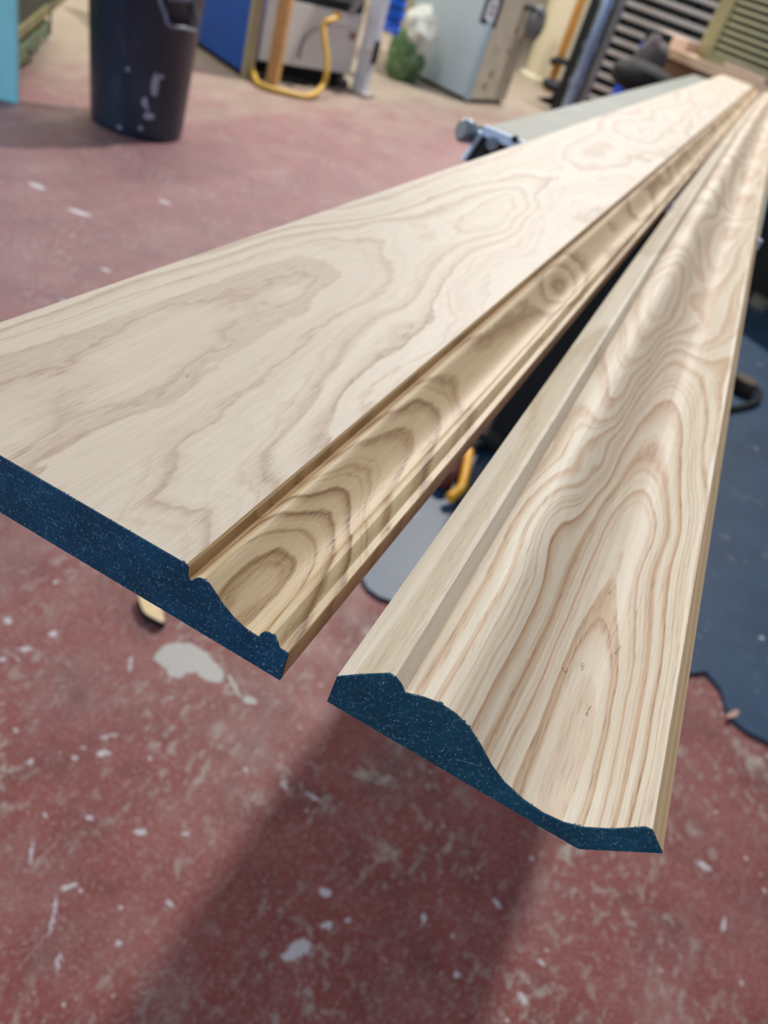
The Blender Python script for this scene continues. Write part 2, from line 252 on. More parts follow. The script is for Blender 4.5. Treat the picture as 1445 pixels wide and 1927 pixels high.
# ------------------------------------------------------------------ floor, walls
def floor_material():
    m = M('floor_paint'); c = m.coord()
    red = m.ramp(m.noise(c, 7, 6, .6, .3), [(.3, (.118, .022, .019)), (.5, (.195, .036, .030)), (.72, (.240, .064, .054))])
    # dust film, paint worn through, speckle
    dust = m.noise(m.map(c, (5.5, 3.5, 1), rot=(0, 0, .4)), 1.0, 7, .68)
    col = m.mix(m.smooth(dust, .46, .74, 0, .36), red, (.34, .24, .215))
    wear = m.noise(m.map(c, (60, 38, 1), rot=(0, 0, .5)), 1.0, 5, .7, .5)
    big = m.noise(c, 4.0, 4, .6)
    wm = m.math('MULTIPLY', m.smooth(wear, .52, .63), m.smooth(big, .38, .62, .08, .85))
    fine = m.noise(m.map(c, (130, 95, 1), rot=(0, 0, -.3)), 1.0, 5, .75, .3)
    col = m.mix(m.math('MULTIPLY', m.smooth(fine, .53, .68), m.smooth(m.noise(c, 11, 4, .6), .35, .65, .15, .6)), col, (.36, .26, .25))
    col = m.mix(m.smooth(m.noise(c, 75, 4, .7), .30, .42, .45, 0), col, (.085, .016, .014))
    col = m.mix(wm, col, (.33, .27, .235))
    sp = m.noise(c, 210, 3, .6)
    col = m.mix(m.smooth(sp, .56, .69, 0, .48), col, (.50, .43, .41))
    sp2 = m.n('ShaderNodeTexVoronoi'); m.put(sp2.inputs['Vector'], c); sp2.inputs['Scale'].default_value = 42
    jit = m.n('ShaderNodeTexWhiteNoise'); m.L.new(sp2.outputs['Position'], jit.inputs['Vector'])
    rad = m.smooth(jit.outputs['Value'], .80, 1.0, .0, .15)
    nn = m.math('ADD', sp2.outputs['Distance'], m.math('MULTIPLY', m.math('SUBTRACT', m.noise(c, 130, 3, .6), .5), .35))
    col = m.mix(m.math('MULTIPLY', m.math('LESS_THAN', nn, rad), .8), col, (.55, .50, .49))
    # scratches
    for ang, sc_ in ((.5, 1), (1.3, 1.2), (-.6, .9), (2.1, 1.1)):
        s_ = m.noise(m.map(c, (150 * sc_, 5, 1), rot=(0, 0, ang)), 1, 2, .5, .15)
        g = m.noise(m.map(c, (9, 9, 1), loc=(ang * 7, 0, 0)), 1, 2)
        col = m.mix(m.math('MULTIPLY', m.smooth(s_, .70, .76), m.smooth(g, .5, .62, 0, .6)), col, (.45, .36, .34))
    # sawdust drifts along the machines
    sep = m.n('ShaderNodeSeparateXYZ'); m.put(sep.inputs[0], c)
    dx = m.math('ADD', sep.outputs[0], m.math('MULTIPLY', m.math('SUBTRACT', m.noise(c, 2.2, 5, .65), .5), 1.6))
    dd = m.math('ADD', m.math('MULTIPLY', sep.outputs[0], -.75), m.math('MULTIPLY', sep.outputs[1], .32))
    dd = m.math('ADD', dd, m.math('MULTIPLY', m.math('SUBTRACT', m.noise(m.map(c, (3.5, 1.6, 1)), 1, 6, .68), .5), 2.2))
    col = m.mix(m.smooth(dd, 2.7, 3.9, 0, .85), col, (.36, .31, .20))
    sheen = m.math('ADD', m.math('MULTIPLY', sep.outputs[0], -1.0), m.math('MULTIPLY', m.math('SUBTRACT', m.noise(m.map(c, (4, 2.5, 1), rot=(0, 0, .6)), 1, 6, .65), .5), 1.6))  # grazing sheen painted in as a pale lavender tint towards the left
    col = m.mix(m.smooth(sheen, .35, 1.5, 0, .30), col, (.33, .27, .30))
    S = []
    def sp_(px, py, l, w, a): p = flo(px, py); S.append((p.x, p.y, 0, l, w, a))
    for t in ((345, 1238, .048, .033, .5), (395, 1262, .03, .02, -.3), (470, 1318, .012, .008, .3), (440, 1290, .026, .003, -.55), (330, 1262, .018, .014, 0)): sp_(*t)
    paleb = m.spots(c, S, .008, 55, .10); S.clear()
    col = m.mix(m.math('MULTIPLY', paleb, .92), col, (.43, .42, .385))
    for t in ((562, 1785, .021, .0125, .95), (545, 1798, .012, .009, .6), (612, 1678, .011, .008, .2), (614, 1742, .010, .006, .8), (654, 1730, .004, .004, 0), (797, 1728, .011, .004, 1.75),
              (462, 1448, .0055, .0045, 0), (350, 1570, .006, .003, .4), (170, 1540, .006, .003, 0), (265, 1565, .010, .005, .5), (60, 1605, .018, .003, -.9), (112, 1810, .014, .003, -1.0), (320, 1700, .008, .004, 0), (100, 1720, .03, .0022, -1.0), (130, 1668, .012, .004, .8), (535, 1478, .008, .0045, -.9), (590, 1500, .018, .003, 0), (195, 1418, .013, .006, .7), (205, 1385, .016, .003, .9), (140, 1427, .006, .004, 0), (56, 1433, .005, .005, 0),
              (100, 1193, .009, .006, .3), (48, 1222, .015, .004, .6), (245, 1250, .022, .0022, -.95), (282, 1427, .004, .004, 0), (222, 1777, .005, .004, 0), (30, 1375, .006, .004, 0), (85, 1535, .005, .004, 0),
              (1000, 1615, .006, .003, 1.4), (935, 1700, .010, .005, -.6), (1020, 1810, .006, .005, .3), (1362, 1740, .017, .004, 1.5), (1325, 1630, .014, .008, .1), (985, 1880, .014, .004, -.5),
              (860, 1835, .006, .003, 1.3), (15, 1168, .010, .007, .2), (5, 1240, .006, .008, 0), (1395, 1850, .005, .004, 0),
              (170, 560, .02, .014, 0), (200, 508, .02, .012, 0), (310, 380, .03, .015, 0), (150, 400, .05, .02, .3), (70, 350, .04, .02, 0), (420, 470, .02, .02, 0), (130, 570, .03, .012, .2)): sp_(*t)
    wht = m.spots(c, S, .0075, 150, .45)
    col = m.mix(m.math('MULTIPLY', wht, .74), col, (.56, .55, .58))
    S.clear()
    for t in ((1080, 1600, .05, .022, 1.2), (1240, 1620, .04, .014, 1.4), (1250, 1430, .09, .02, 1.1), (1430, 1440, .09, .03, -.5), (720, 1600, .03, .02, 0), (700, 1460, .05, .02, .3), (900, 1640, .02, .006, 1.2)): sp_(*t)
    tan = m.spots(c, S, .03, 45, .8)
    col = m.mix(m.math('MULTIPLY', tan, m.smooth(wear, .40, .60, .15, .95)), col, (.36, .31, .255))
    rg = m.ramp(m.noise(c, 9, 5, .6), [(.3, .48), (.7, .68)])
    m.bump(m.noise(c, 60, 4, .6), .0006, .5)
    return m.set(col, rg, 0, .5)
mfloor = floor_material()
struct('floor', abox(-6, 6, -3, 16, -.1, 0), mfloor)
mwall = plain('wall_paint', srgb(215, 205, 175), .8, var=.05, scale=2, dirt=srgb(170, 160, 130), dirt_amt=.3)
struct('wall_left', abox(-4.9, -4.8, -3, 14, 0, 3.2), mwall)
struct('wall_back', abox(-4.9, 6, 14, 14.1, 0, 3.2), mwall)
mplate = M('grey_blue_paint'); c_ = mplate.coord()
pc = mplate.ramp(mplate.noise(c_, 5, 5, .6), [(.3, (.016, .042, .085)), (.7, (.028, .066, .125))])
pc = mplate.mix(mplate.smooth(mplate.noise(c_, 60, 4, .65), .66, .74, 0, .7), pc, (.35, .37, .38))
pc = mplate.mix(mplate.smooth(mplate.noise(c_, 14, 6, .7), .60, .70, 0, .6), pc, (.22, .22, .22))
mplate.set(pc, .46, 0, .38); mplate = mplate.m

# ------------------------------------------------------------------ the two moulded boards
def tps(pts, lam=.02, sv=3.0):
    P = np.array([[p[1], p[2] / sv] for p in pts]) / 50.0; z = np.array([p[0] for p in pts])
    n = len(P); d = np.linalg.norm(P[:, None] - P[None], axis=2)
    Kk = np.where(d > 0, d * d * np.log(d + 1e-12), 0) + lam * np.eye(n)
    A = np.zeros((n + 3, n + 3)); A[:n, :n] = Kk; A[:n, n] = 1; A[:n, n + 1:] = P; A[n, :n] = 1; A[n + 1:, :n] = P.T
    w = np.linalg.solve(A, np.concatenate([z, [0, 0, 0]]))
    def f(u, v):
        Q = np.stack([u, v / sv], -1) / 50.0; sh = Q.shape[:-1]; Q = Q.reshape(-1, 2); o = np.empty(len(Q))
        for i in range(0, len(Q), 4000):
            q = Q[i:i + 4000]; dd = np.linalg.norm(q[:, None] - P[None], axis=2)
            o[i:i + 4000] = np.where(dd > 0, dd * dd * np.log(dd + 1e-12), 0) @ w[:n] + w[n] + q @ w[n + 1:]
        return o.reshape(sh)
    return f
def densify(P, step=2.0):
    out = []
    for (a, b) in zip(P, P[1:]):
        L = math.hypot(b[0] - a[0], b[1] - a[1]); k = max(1, int(math.ceil(L / step)))
        for i in range(k): out.append((a[0] + (b[0] - a[0]) * i / k, a[1] + (b[1] - a[1]) * i / k))
    return out + [tuple(P[-1])]
def extra(us, vs, base, seed, amp):
    r = random.Random(seed); o = []
    for v in vs:
        a = r.uniform(-amp, amp)
        for i, u in enumerate(us): o.append((base(u) + a + r.uniform(-amp, amp) * .5, u, v + r.uniform(-30, 30)))
    return o
vfar = list(range(1150, 3400, 190))
G1 += extra([-190, -160, -135, -110, -82], vfar, lambda u: 3.5 - 2.2 * math.exp(-((u + 135) / 25) ** 2) + 0, 3, .8)
G2 += extra([-73, -62, -50, -43], list(range(700, 3400, 170)), lambda u: 8 - abs(u + 60) * .06, 5, 1.2)
G3 += extra([-24, 0, 20, 40, 60], list(range(950, 3400, 170)), lambda u: 9 + math.cos(u / 12), 9, 1.5)
G3 += [(10 + i * .05, -24, v) for i, v in enumerate((0, 150, 300, 500, 700))] + [(9.5, -14, v) for v in (0, 150, 300, 500, 700)]
g3r = [(7.5, 62, v) for v in (0, 100, 200, 350, 500, 700)]; G3 += g3r

vs_ = np.concatenate([np.linspace(0, 400, 101), np.linspace(400, 1000, 61)[1:], np.linspace(1000, 3350, 95)[1:]])
def make_board(name, prof, ringf, zones, mats, frame, label, bend=0.0):
    """extrude the closed profile (mm) along Y; frame = (origin, angle)"""
    D = densify(prof); n = len(D); nv = len(vs_)
    U = np.array([p[0] for p in D]); Wz = np.array([p[1] for p in D])
    uu, vv = np.meshgrid(U, vs_, indexing='ij')
    R_ = np.zeros_like(uu)
    for (lo, hi, f) in ringf:
        k = (U >= lo) & (U < hi); R_[k] = f(uu[k], vv[k])
    verts = np.stack([uu / 1000, vv / 1000, np.repeat(Wz[:, None], nv, 1) / 1000], -1)
    verts[..., 0] += bend * verts[..., 1] ** 2        # the long board is bowed a few millimetres
    faces = []; mi = []
    for i in range(n):
        j = (i + 1) % n
        um = (U[i] + U[j]) / 2; wm = (Wz[i] + Wz[j]) / 2; flat_bottom = (j == 0)
        z = zones(um, wm, abs(U[i] - U[j]), abs(Wz[i] - Wz[j]))
        for k in range(nv - 1):
            a, b, c, d = i * nv + k, j * nv + k, j * nv + k + 1, i * nv + k + 1
            faces.append((a, b, c, d)); mi.append(z)
    faces.append(tuple(i * nv + nv - 1 for i in range(n))); mi.append(zones(0, 0, 0, 0))
    me = bpy.data.meshes.new(name); me.from_pydata([tuple(v) for v in verts.reshape(-1, 3)], [], faces)
    for m in mats: me.materials.append(m)
    at_ = me.attributes.new('ring', 'FLOAT', 'POINT'); at_.data.foreach_set('value', R_.reshape(-1).astype(np.float32))
    me.polygons.foreach_set('material_index', mi); me.polygons.foreach_set('use_smooth', [True] * len(me.polygons))
    bm = bmesh.new(); bm.from_mesh(me); bmesh.ops.recalc_face_normals(bm, faces=bm.faces[:]); bm.to_mesh(me); bm.free()
    me.set_sharp_from_angle(angle=math.radians(30))
    o = bpy.data.objects.new(name, me); COL.objects.link(o)
    o.location = frame[0]; o.rotation_euler = (0, 0, frame[1])
    return o
def end_cap(prof, parent, mat):
    """thin painted cap, built as columns between the moulded face and the flat back"""
    bm = bmesh.new(); r = random.Random(4); D = densify(prof, .7)
    low = sorted([prof[0], prof[-1]] + ([prof[-2]] if prof[-2][0] > prof[-1][0] + 1 else []))
    lu = [p[0] for p in low]; lw = [p[1] for p in low]
    rows = []
    for i, (u, w) in enumerate(D):
        j1, j2 = r.uniform(-1, 1) * .00005, r.uniform(-1, 1) * .00006
        wb = min(float(np.interp(u, lu, lw)), w) / 1000; x = u / 1000; z = max(w / 1000 - .00004 + j1, wb)
        rows.append([bm.verts.new((x, y, q)) for y, q in ((-.00045, z), (.0004, z), (.0004, wb + j2), (-.00045, wb + j2))])
    for A, B in zip(rows, rows[1:]):
        for k in range(4):
            try: bm.faces.new((A[k], B[k], B[(k + 1) % 4], A[(k + 1) % 4]))
            except ValueError: pass
    bm.faces.new(rows[0]); bm.faces.new(rows[-1][::-1])
    bmesh.ops.recalc_face_normals(bm, faces=bm.faces[:])
    return obj('painted_end', bm, mat, parent, label='deep blue painted end grain')
def end_mat(name, base, ang, xs, scr):
    m = M(name); c = m.coord()
    n = m.noise(c, 900, 3, .7); n2 = m.noise(c, 60, 4, .6)
    col = m.mix(m.smooth(n2, .3, .75), tuple(x * .8 for x in base), tuple(x * 1.35 for x in base))
    col = m.mix(m.smooth(n, .54, .70, 0, .5), col, (.10, .21, .28))
    g = m.n('ShaderNodeTexWave', wave_type='BANDS', bands_direction='Z', wave_profile='SIN'); m.put(g.inputs[0], m.map(c, (1, 1, 1), rot=(0, ang, 0))); g.inputs['Scale'].default_value = xs; g.inputs['Distortion'].default_value = .8; g.inputs['Detail'].default_value = 2
    col = m.mix(m.math('MULTIPLY', m.smooth(g.outputs['Fac'], .88, 1.0), m.smooth(n, .45, .66, 0, .2)), col, (.13, .26, .36))
    n4 = m.noise(c, 1800, 1, .5); col = m.mix(m.smooth(n4, .70, .74, 0, .7), col, (.5, .6, .62))
    sc_ = m.noise(m.map(c, (60, 60, 2500), rot=(0, .9, 0)), 1, 1, .5)
    for (u, w, l, t_, a_) in scr:
        mp = m.n('ShaderNodeMapping', vector_type='TEXTURE'); m.put(mp.inputs[0], c); mp.inputs['Location'].default_value = (u / 1000, 0, w / 1000); mp.inputs['Rotation'].default_value = (0, a_, 0); mp.inputs['Scale'].default_value = (l / 1000, 1, t_ / 1000)
        ln = m.n('ShaderNodeVectorMath', operation='LENGTH'); m.L.new(mp.outputs[0], ln.inputs[0])
        k = m.math('ADD', ln.outputs['Value'], m.math('MULTIPLY', m.math('SUBTRACT', n, .5), 2.0))
        col = m.mix(m.smooth(k, 1.0, .5, 0, .6), col, (.30, .42, .45))
    m.bump(n, .00025, .7)
    return m.set(col, .75, 0, .25)
w_flat = wood('ash_flat_face', srgb(221, 205, 184), srgb(206, 185, 163), srgb(160, 124, 102), K=1.15, fib=.095, warp=.55, pore=.35, line=.5, rough=.5, sub=.42)
w_ogee = wood('ash_moulded_face', srgb(219, 194, 154), srgb(188, 156, 113), srgb(142, 108, 76), K=1.1, fib=.085, warp=.5, pore=.6, line=.8, rough=.46, sub=.25)
w_side = wood('ash_side_face', srgb(200, 166, 122), srgb(180, 144, 100), srgb(140, 104, 68), K=1.2, fib=.12, warp=.2, pore=.4, line=.4, rough=.45)
w_b2 = wood('ash_crown_face', srgb(228, 213, 190), srgb(208, 180, 150), srgb(170, 122, 88), K=.9, fib=.13, warp=.26, pore=.5, line=.5, rough=.55, sub=.45)
w_b2s = wood('ash_crown_land', srgb(218, 202, 180), srgb(206, 188, 162), srgb(184, 156, 126), K=.4, fib=.14, warp=.1, pore=.35, line=.3, rough=.55)
f1, f2, f3 = tps(G1), tps(G2), tps(G3)
def z1(u, w, du, dw):
    if u < -76.2 and w > 21: return 0
    if u < -190: return 2
    if u > -76.2 and u < -73.9 : return 2
    if w < 2: return 2
    if u > -42.5: return 2
    return 1
def z2(u, w, du, dw):
    if w < 3 and dw < .1: return 1
    if u < -9.0: return 1
    if u > 57.9: return 2
    return 0
b1 = make_board('skirting_board', P1, [(-1e9, -76.1, f1), (-76.1, 1e9, f2)], z1, [w_flat, w_ogee, w_side], ((0, .13, H - .16809), 0), '')
P2c = list(P2) + [[47.9, -.2]]
P2c[0] = [-26.7, .1]
b2 = make_board('crown_moulding', P2c, [(-1e9, 1e9, f3)], z2, [w_b2, w_b2s, wood('ash_crown_side', srgb(222, 192, 148), srgb(204, 172, 128), srgb(160, 124, 86), K=1.2, fib=.12, warp=.2, pore=.4, line=.4, rough=.5)], ((0, 0, 0), 0), '', .0033)
u2v = V((.99991935, .01270053, 0)); d2v = V((-.01270053, .99991935, 0))
b2.location = d2v * .13253548 + V((0, 0, H - .16809)); b2.rotation_euler = (0, 0, math.atan2(.01270053, .99991935))
tag(b1, 'wide pale ash board with an ogee and bead moulded along its right edge, left of the two boards', 'board')
tag(b2, 'narrower ash crown moulding with a deep S-curved face and flame grain, right of the two boards', 'moulding')
SC1 = [(-97.9, 14.6, 1.6, .25, .8)]
SC2 = [(13.6, 7.6, 5.0, .14, -.35)]
end_cap(P1, b1, end_mat('blue_end_wide', (.0035, .046, .100), .12, 90, SC1))
end_cap(P2c, b2, end_mat('blue_end_crown', (.006, .054, .094), .9, 160, SC2))

# tiny shavings and fibres lying on the wood
mshav = plain('shaving_wood', srgb(225, 205, 170), .6, var=.1, scale=300)
def shaving(name, px, py, b, L, label, curl=1.0, seed=0):
    # on the board surface: march the ray onto the profile
    r = ray(px, py); P = P1[2:] if b == 1 else P2[1:]
    us = [p[0] for p in P]; ws = [p[1] for p in P]; hit = None
    for t in np.geomspace(.1, 2, 2500):
        p = r * t
        u = p[0] if b == 1 else p[0] * .99991935 + p[1] * .01270053
        if (p[2] + .16809) * 1000 < np.interp(u * 1000, us, ws): hit = p; break
    rn = random.Random(seed); a0 = rn.uniform(0, 6.28); pts = []
    for i in range(9):
        s_ = i / 8; a = a0 + curl * 2.2 * s_
        q = V((hit[0], hit[1], hit[2] + H + .0003)) + V((math.cos(a0) * (s_ - .5) * L, math.sin(a0) * (s_ - .5) * L, 0)) + V((-math.sin(a0), math.cos(a0), 0)) * math.sin(s_ * 3.1) * L * .3 * curl + V((0, 0, .0006 * math.sin(s_ * 3.1)))
        pts.append(q)
    o = obj(name, tube(pts, [.00006] + [.00016] * 7 + [.00005], 6), mshav, None, True)
    tag(o, label, 'shaving', 'fine wood shavings on the boards'); return o
for i, (px, py, b, L, lab) in enumerate([
        (1165, 1224, 2, .0042, 'curled pale wood fibre on the crown moulding, right of the long grain tongue'),
        (1108, 1337, 2, .0045, 'thin reddish fibre lying on the crown moulding nearest its cut end'),
        (1062, 1255, 2, .0026, 'short curled shaving on the crown moulding, leftmost of its four shavings'),
        (1093, 1253, 2, .0024, 'short shaving on the crown moulding between the leftmost curl and the right fibre'),
        (357, 706, 1, .0026, 'tiny white shaving on the wide flat face of the skirting board'),
        (1148, 1115, 2, .0018, 'small bright shaving at the tip of the long grain tongue on the crown moulding')]):
    shaving('wood_shaving', px, py, b, L, lab, .9 if i != 1 else .4, i + 3)

# ------------------------------------------------------------------ machine bed under the boards
TZ = H - .16809
mbed = plain('bed_grey_green', srgb(104, 110, 97), .55, .0, var=.1, scale=12, dirt=srgb(160, 160, 150), dirt_amt=.4)
malu = plain('alu_edge', srgb(205, 222, 245), .4, .2, var=.05)
mdark = plain('dark_casting', srgb(24, 30, 38), .7, 0, var=.3, scale=10)
mblack = plain('black_paint', srgb(12, 12, 13), .85, 0, var=.3, scale=6)
msteel = plain('steel', srgb(150, 160, 172), .3, .85, var=.1, scale=20)
bed = thing('machine_bed', (-.105, .975, 0), 'long grey steel machine bed carrying both boards, with a black stand below', 'machine')
obj('bed_top', abox(-.276, .062, .975, 3.32, TZ - .014, TZ - .0004, .002), mbed, bed)
obj('edge_rail', abox(-.279, .065, .968, .975, TZ - .012, TZ - .0005, .001), malu, bed, label='bright aluminium strip along the front end')
tl, tr = V((-.276, .971, TZ - .013)), V((.062, .971, TZ - .013))
bl = at(876, 302, .971); bl.z = bl.z
bm = bmesh.new(); dz = tl.z - bl.z
poly = [tl, tr, tr + V((tl.x - bl.x, 0, -dz)), bl]
A = [bm.verts.new(p) for p in poly]; B = [bm.verts.new(p + V((0, .012, 0))) for p in poly]
bm.faces.new(A[::-1]); bm.faces.new(B)
for i in range(4): bm.faces.new((A[i], A[(i + 1) % 4], B[(i + 1) % 4], B[i]))
bmesh.ops.recalc_face_normals(bm, faces=bm.faces[:])
obj('end_plate', bm, mdark, bed, label='dark flared end plate')
obj('end_flange', tube([tl + V((-.002, -.002, .004)), bl + V((-.002, -.002, 0))], .0035, 8), malu, bed, True)
for px, py, r in ((926, 272, .0085), (911, 282, .0035), (968, 262, .004)):
    p = at(px, py, .966); obj('bolt', lathe([(r, -.004), (r, .0), (r * .7, .003)], p, 16, (0, -1, 0)), msteel if r > .008 else mblack, bed, True)
kp = at(880, 248, .97)
kn = obj('clamp_knob', lathe([(.006, -.03), (.006, -.006), (.012, -.006), (.0135, 0), (.0135, .008), (.010, .012)], kp, 24, (-.5, -.8, .1)), msteel, bed, True)
obj('knob_bar', tube([kp + V((.01, .02, 0)), V((-.27, 1.03, TZ - .02))], .008, 10), mdark, bed, True)
obj('side_rail', abox(-.262, -.25, .99, 3.3, TZ - .09, TZ - .014), mdark, bed)
obj('side_rail', abox(.036, .048, .99, 3.3, TZ - .09, TZ - .014), mdark, bed)
obj('stand', abox(-.25, .036, 1.86, 3.2, 0.0, TZ - .014, .01), mblack, bed)
obj('stand_foot', abox(-.27, .05, 1.80, 3.25, 0.009, .05, .008), mblack, bed)

# painted steel plate on the floor below
poly = [flo(x, y) for x, y in ((676, 1086), (690, 1112), (712, 1128))]
poly += [V((-.12, 1.13, 0)), V((.1, 1.18, 0)), V((.3, 1.235, 0))]
poly += [flo(x, y) for x, y in ((1288, 1272), (1325, 1268), (1352, 1300), (1368, 1352), (1405, 1382), (1445, 1402), (1500, 1425))]
poly += [V((1.6, 1.5, 0)), V((1.6, 7.0, 0)), V((-.3, 7.0, 0)), V((-.29, 2.0, 0))]
pl = obj('floor_plate', prism([(p.x, p.y) for p in poly], .0005, .009), mplate)
tag(pl, 'grey-blue painted steel plate covering the red floor under the machine bed', 'floor plate')

# ------------------------------------------------------------------ small things on floor near
mpale = plain('pale_offcut', srgb(225, 195, 150), .6, var=.1, scale=40)
def lump(name, mat, c, size, label, cat, rot=0.0, group=None, seed=1):
    bm = prism([(math.cos(t) * size[0] * (1 + .18 * math.sin(3 * t + seed)) , math.sin(t) * size[1] * (1 + .15 * math.cos(2 * t + seed * 2))) for t in [k * math.pi / 9 for k in range(18)]], 0, size[2])
    o = obj(name, bm, mat); o.location = c; o.rotation_euler = (0, 0, rot); tag(o, label, cat, group); return o
p = flo(283, 1150); 
oc = lump('wood_offcut', mpale, (p.x, p.y, .001), (.038, .016, .016), 'pale chunk of offcut with a black lower rim on the red floor under the wide board', 'offcut', -.45)
lb = prism([(math.cos(t) * .040 * (1 + .18 * math.sin(3 * t + 1)), math.sin(t) * .0175 * (1 + .15 * math.cos(2 * t + 2))) for t in [k * math.pi / 9 for k in range(18)]], -.0008, .0135)  # slightly wider black rim round the lower part of the offcut
ob = obj('black_rim', lb, mblack, oc, label='black lower rim')
# yellow handled tool
my = plain('yellow_plastic', srgb(225, 160, 20), .4, var=.1); mr = plain('dark_red', srgb(90, 22, 24), .5, var=.1)
cl = thing('spring_clamp', flo(855, 890, .009), 'yellow and dark red clamp lying on the grey-blue plate between the boards', 'clamp')
a, b_, c3 = flo(846, 938, .03), flo(872, 905, .035), flo(882, 850, .03)
obj('handle', tube(spline([a, (a + b_) / 2 + V((.01, 0, .01)), b_, c3]), .013, 12), my, cl, True)
obj('handle', tube(spline([flo(828, 915, .02), flo(845, 890, .045), flo(860, 862, .03)]), .02, 12), mr, cl, True, label='dark red handle')
obj('jaw', tube(spline([c3, flo(893, 835, .03), flo(905, 840, .02)]), .012, 10), mblack, cl, True)
# roll with strap, right
mbrown = plain('brown_leather', srgb(70, 55, 45), .6, var=.15)
rl = thing('tape_roll', flo(1398, 735, .009), 'small dark brown roll with a black strap on the grey-blue plate', 'roll')
c0 = flo(1392, 735, .012)
obj('roll', lathe([(.02, 0), (.045, 0), (.048, .01), (.048, .045), (.043, .052), (.02, .052)], c0, 28), mbrown, rl, True)
obj('strap', tube(spline([c0 + V((.05, .05, .02)), c0 + V((.07, -.02, .02)), c0 + V((.05, -.10, .012)), c0 + V((0, -.2, .008)), c0 + V((-.05, -.28, .008))]), .011, 8), mblack, rl, True)
lump('bottle_cap', plain('cream_cap', srgb(120, 115, 105), .5), tuple(flo(1428, 578, .009)), (.06, .05, .05), 'small dull cream lump on the grey-blue plate beside the dark cupboard', 'cap')
lump('wood_chip', plain('pink_chip', srgb(190, 150, 130), .6), tuple(flo(1378, 1345, .009)), (.006, .020, .003), 'pinkish wood chip on the torn corner of the grey-blue plate', 'wood chip', -.6)
mwh = plain('white_crumb', srgb(190, 190, 195), .7)
for i, (x, y, l) in enumerate(((1422, 846, 'pale crumb on the grey-blue plate right of the crown moulding, farther of two'), (1432, 1202, 'pale crumb on the grey-blue plate right of the crown moulding, nearer of two'))):
    lump('crumb', mwh, tuple(flo(x, y, .009)), (.006, .005, .003), l, 'crumb', i, None, i)

# ------------------------------------------------------------------ background: left side
# turquoise cabinet
mteal = plain('turquoise_paint', srgb(150, 228, 240), .35, 0, var=.06, scale=5, dirt=srgb(150, 150, 120), dirt_amt=.15)
molive = plain('dark_olive', srgb(52, 58, 44), .6, 0, var=.25, scale=6, dirt=srgb(80, 76, 52), dirt_amt=.4)
mbeam = plain('dusty_beam', srgb(125, 118, 78), .7, 0, var=.2, scale=9)
mbeamg = plain('green_grey_beam', srgb(98, 112, 84), .7, 0, var=.2, scale=9)
cc = flo(34, 197); fa = V((-.85, -.52, 0)).normalized(); fb = V((-.56, .83, 0)).normalized()
tc = thing('machine_cabinet', cc, 'turquoise metal cabinet with a dark olive side, left of the black bin', 'cabinet')
obj('front_panel', box(cc, fa * .8, fb * .035, (0, 0, 1.3), .004), mteal, tc)
obj('side_panel', box(cc + fb * .035 + fa * .03 + V((0, 0, .24)), fa * .7, fb * 1.25, (0, 0, 1.0)), molive, tc)
obj('lower_rail', box(cc + fb * .05 + fa * .02 + V((0, 0, .205)), fa * .06, fb * 1.25, (0, 0, .045), .004), mbeam, tc)
obj('skid', box(cc + fb * .10 + fa * .06 + V((0, 0, .05)), fa * .10, fb * .95, (0, 0, .085), .02), mbeamg, tc)
obj('back_plate', box(cc + fb * .05 + fa * .25 + V((0, 0, 0)), fa * .4, fb * 1.2, (0, 0, .24)), mblack, tc)
obj('side_rib', box(cc + fb * .92 + fa * .012 + V((0, 0, .25)), fa * .02, fb * .10, (0, 0, .99)), mbeamg, tc)
hp = [onplane(x, y, cc + fa * .02, fb.cross(V((0, 0, 1)))) for x, y in ((97, -30), (95, 30), (93, 70), (86, 80), (70, 70))]
tag(obj('wire_hook', tube(spline(hp), .006, 8), plain('galvanised_wire', srgb(150, 140, 140), .4, .5)), 'bent wire hook hanging on the dark side of the turquoise cabinet', 'hook')

# black bin
bc = V((-2.352, 2.965, 0))
mb = M('black_bin_plastic'); c_ = mb.coord()
base = mb.ramp(mb.noise(mb.map(c_, (4, 4, 1.5)), 1, 5, .6), [(.3, (.004, .010, .022)), (.7, (.014, .032, .060))])
base = mb.mix(mb.smooth(mb.noise(mb.map(c_, (7, 7, 2.5)), 1, 6, .7), .52, .75, 0, .5), base, (.07, .085, .11))
def on_bin(px, py, r=.205):
    R_ = V(ray(px, py)); C = V((0, 0, H)); a_ = R_.x ** 2 + R_.y ** 2; dx, dy = C.x - bc.x, C.y - bc.y
    b__ = 2 * (R_.x * dx + R_.y * dy); cc_ = dx * dx + dy * dy - r * r; dd = b__ * b__ - 4 * a_ * cc_
    t = (-b__ - math.sqrt(max(dd, 0))) / (2 * a_); return C + R_ * t
sps = []
for px, py, l, w in ((292, 160, .018, .06), (272, 193, .014, .03), (281, 220, .028, .018), (222, 241, .02, .02), (265, 244, .016, .022), (303, 144, .012, .012), (240, 130, .008, .010), (278, 205, .010, .02)):
    q = on_bin(px, py) - bc; sps.append((q.x, q.y, q.z, l, l, 0, w))
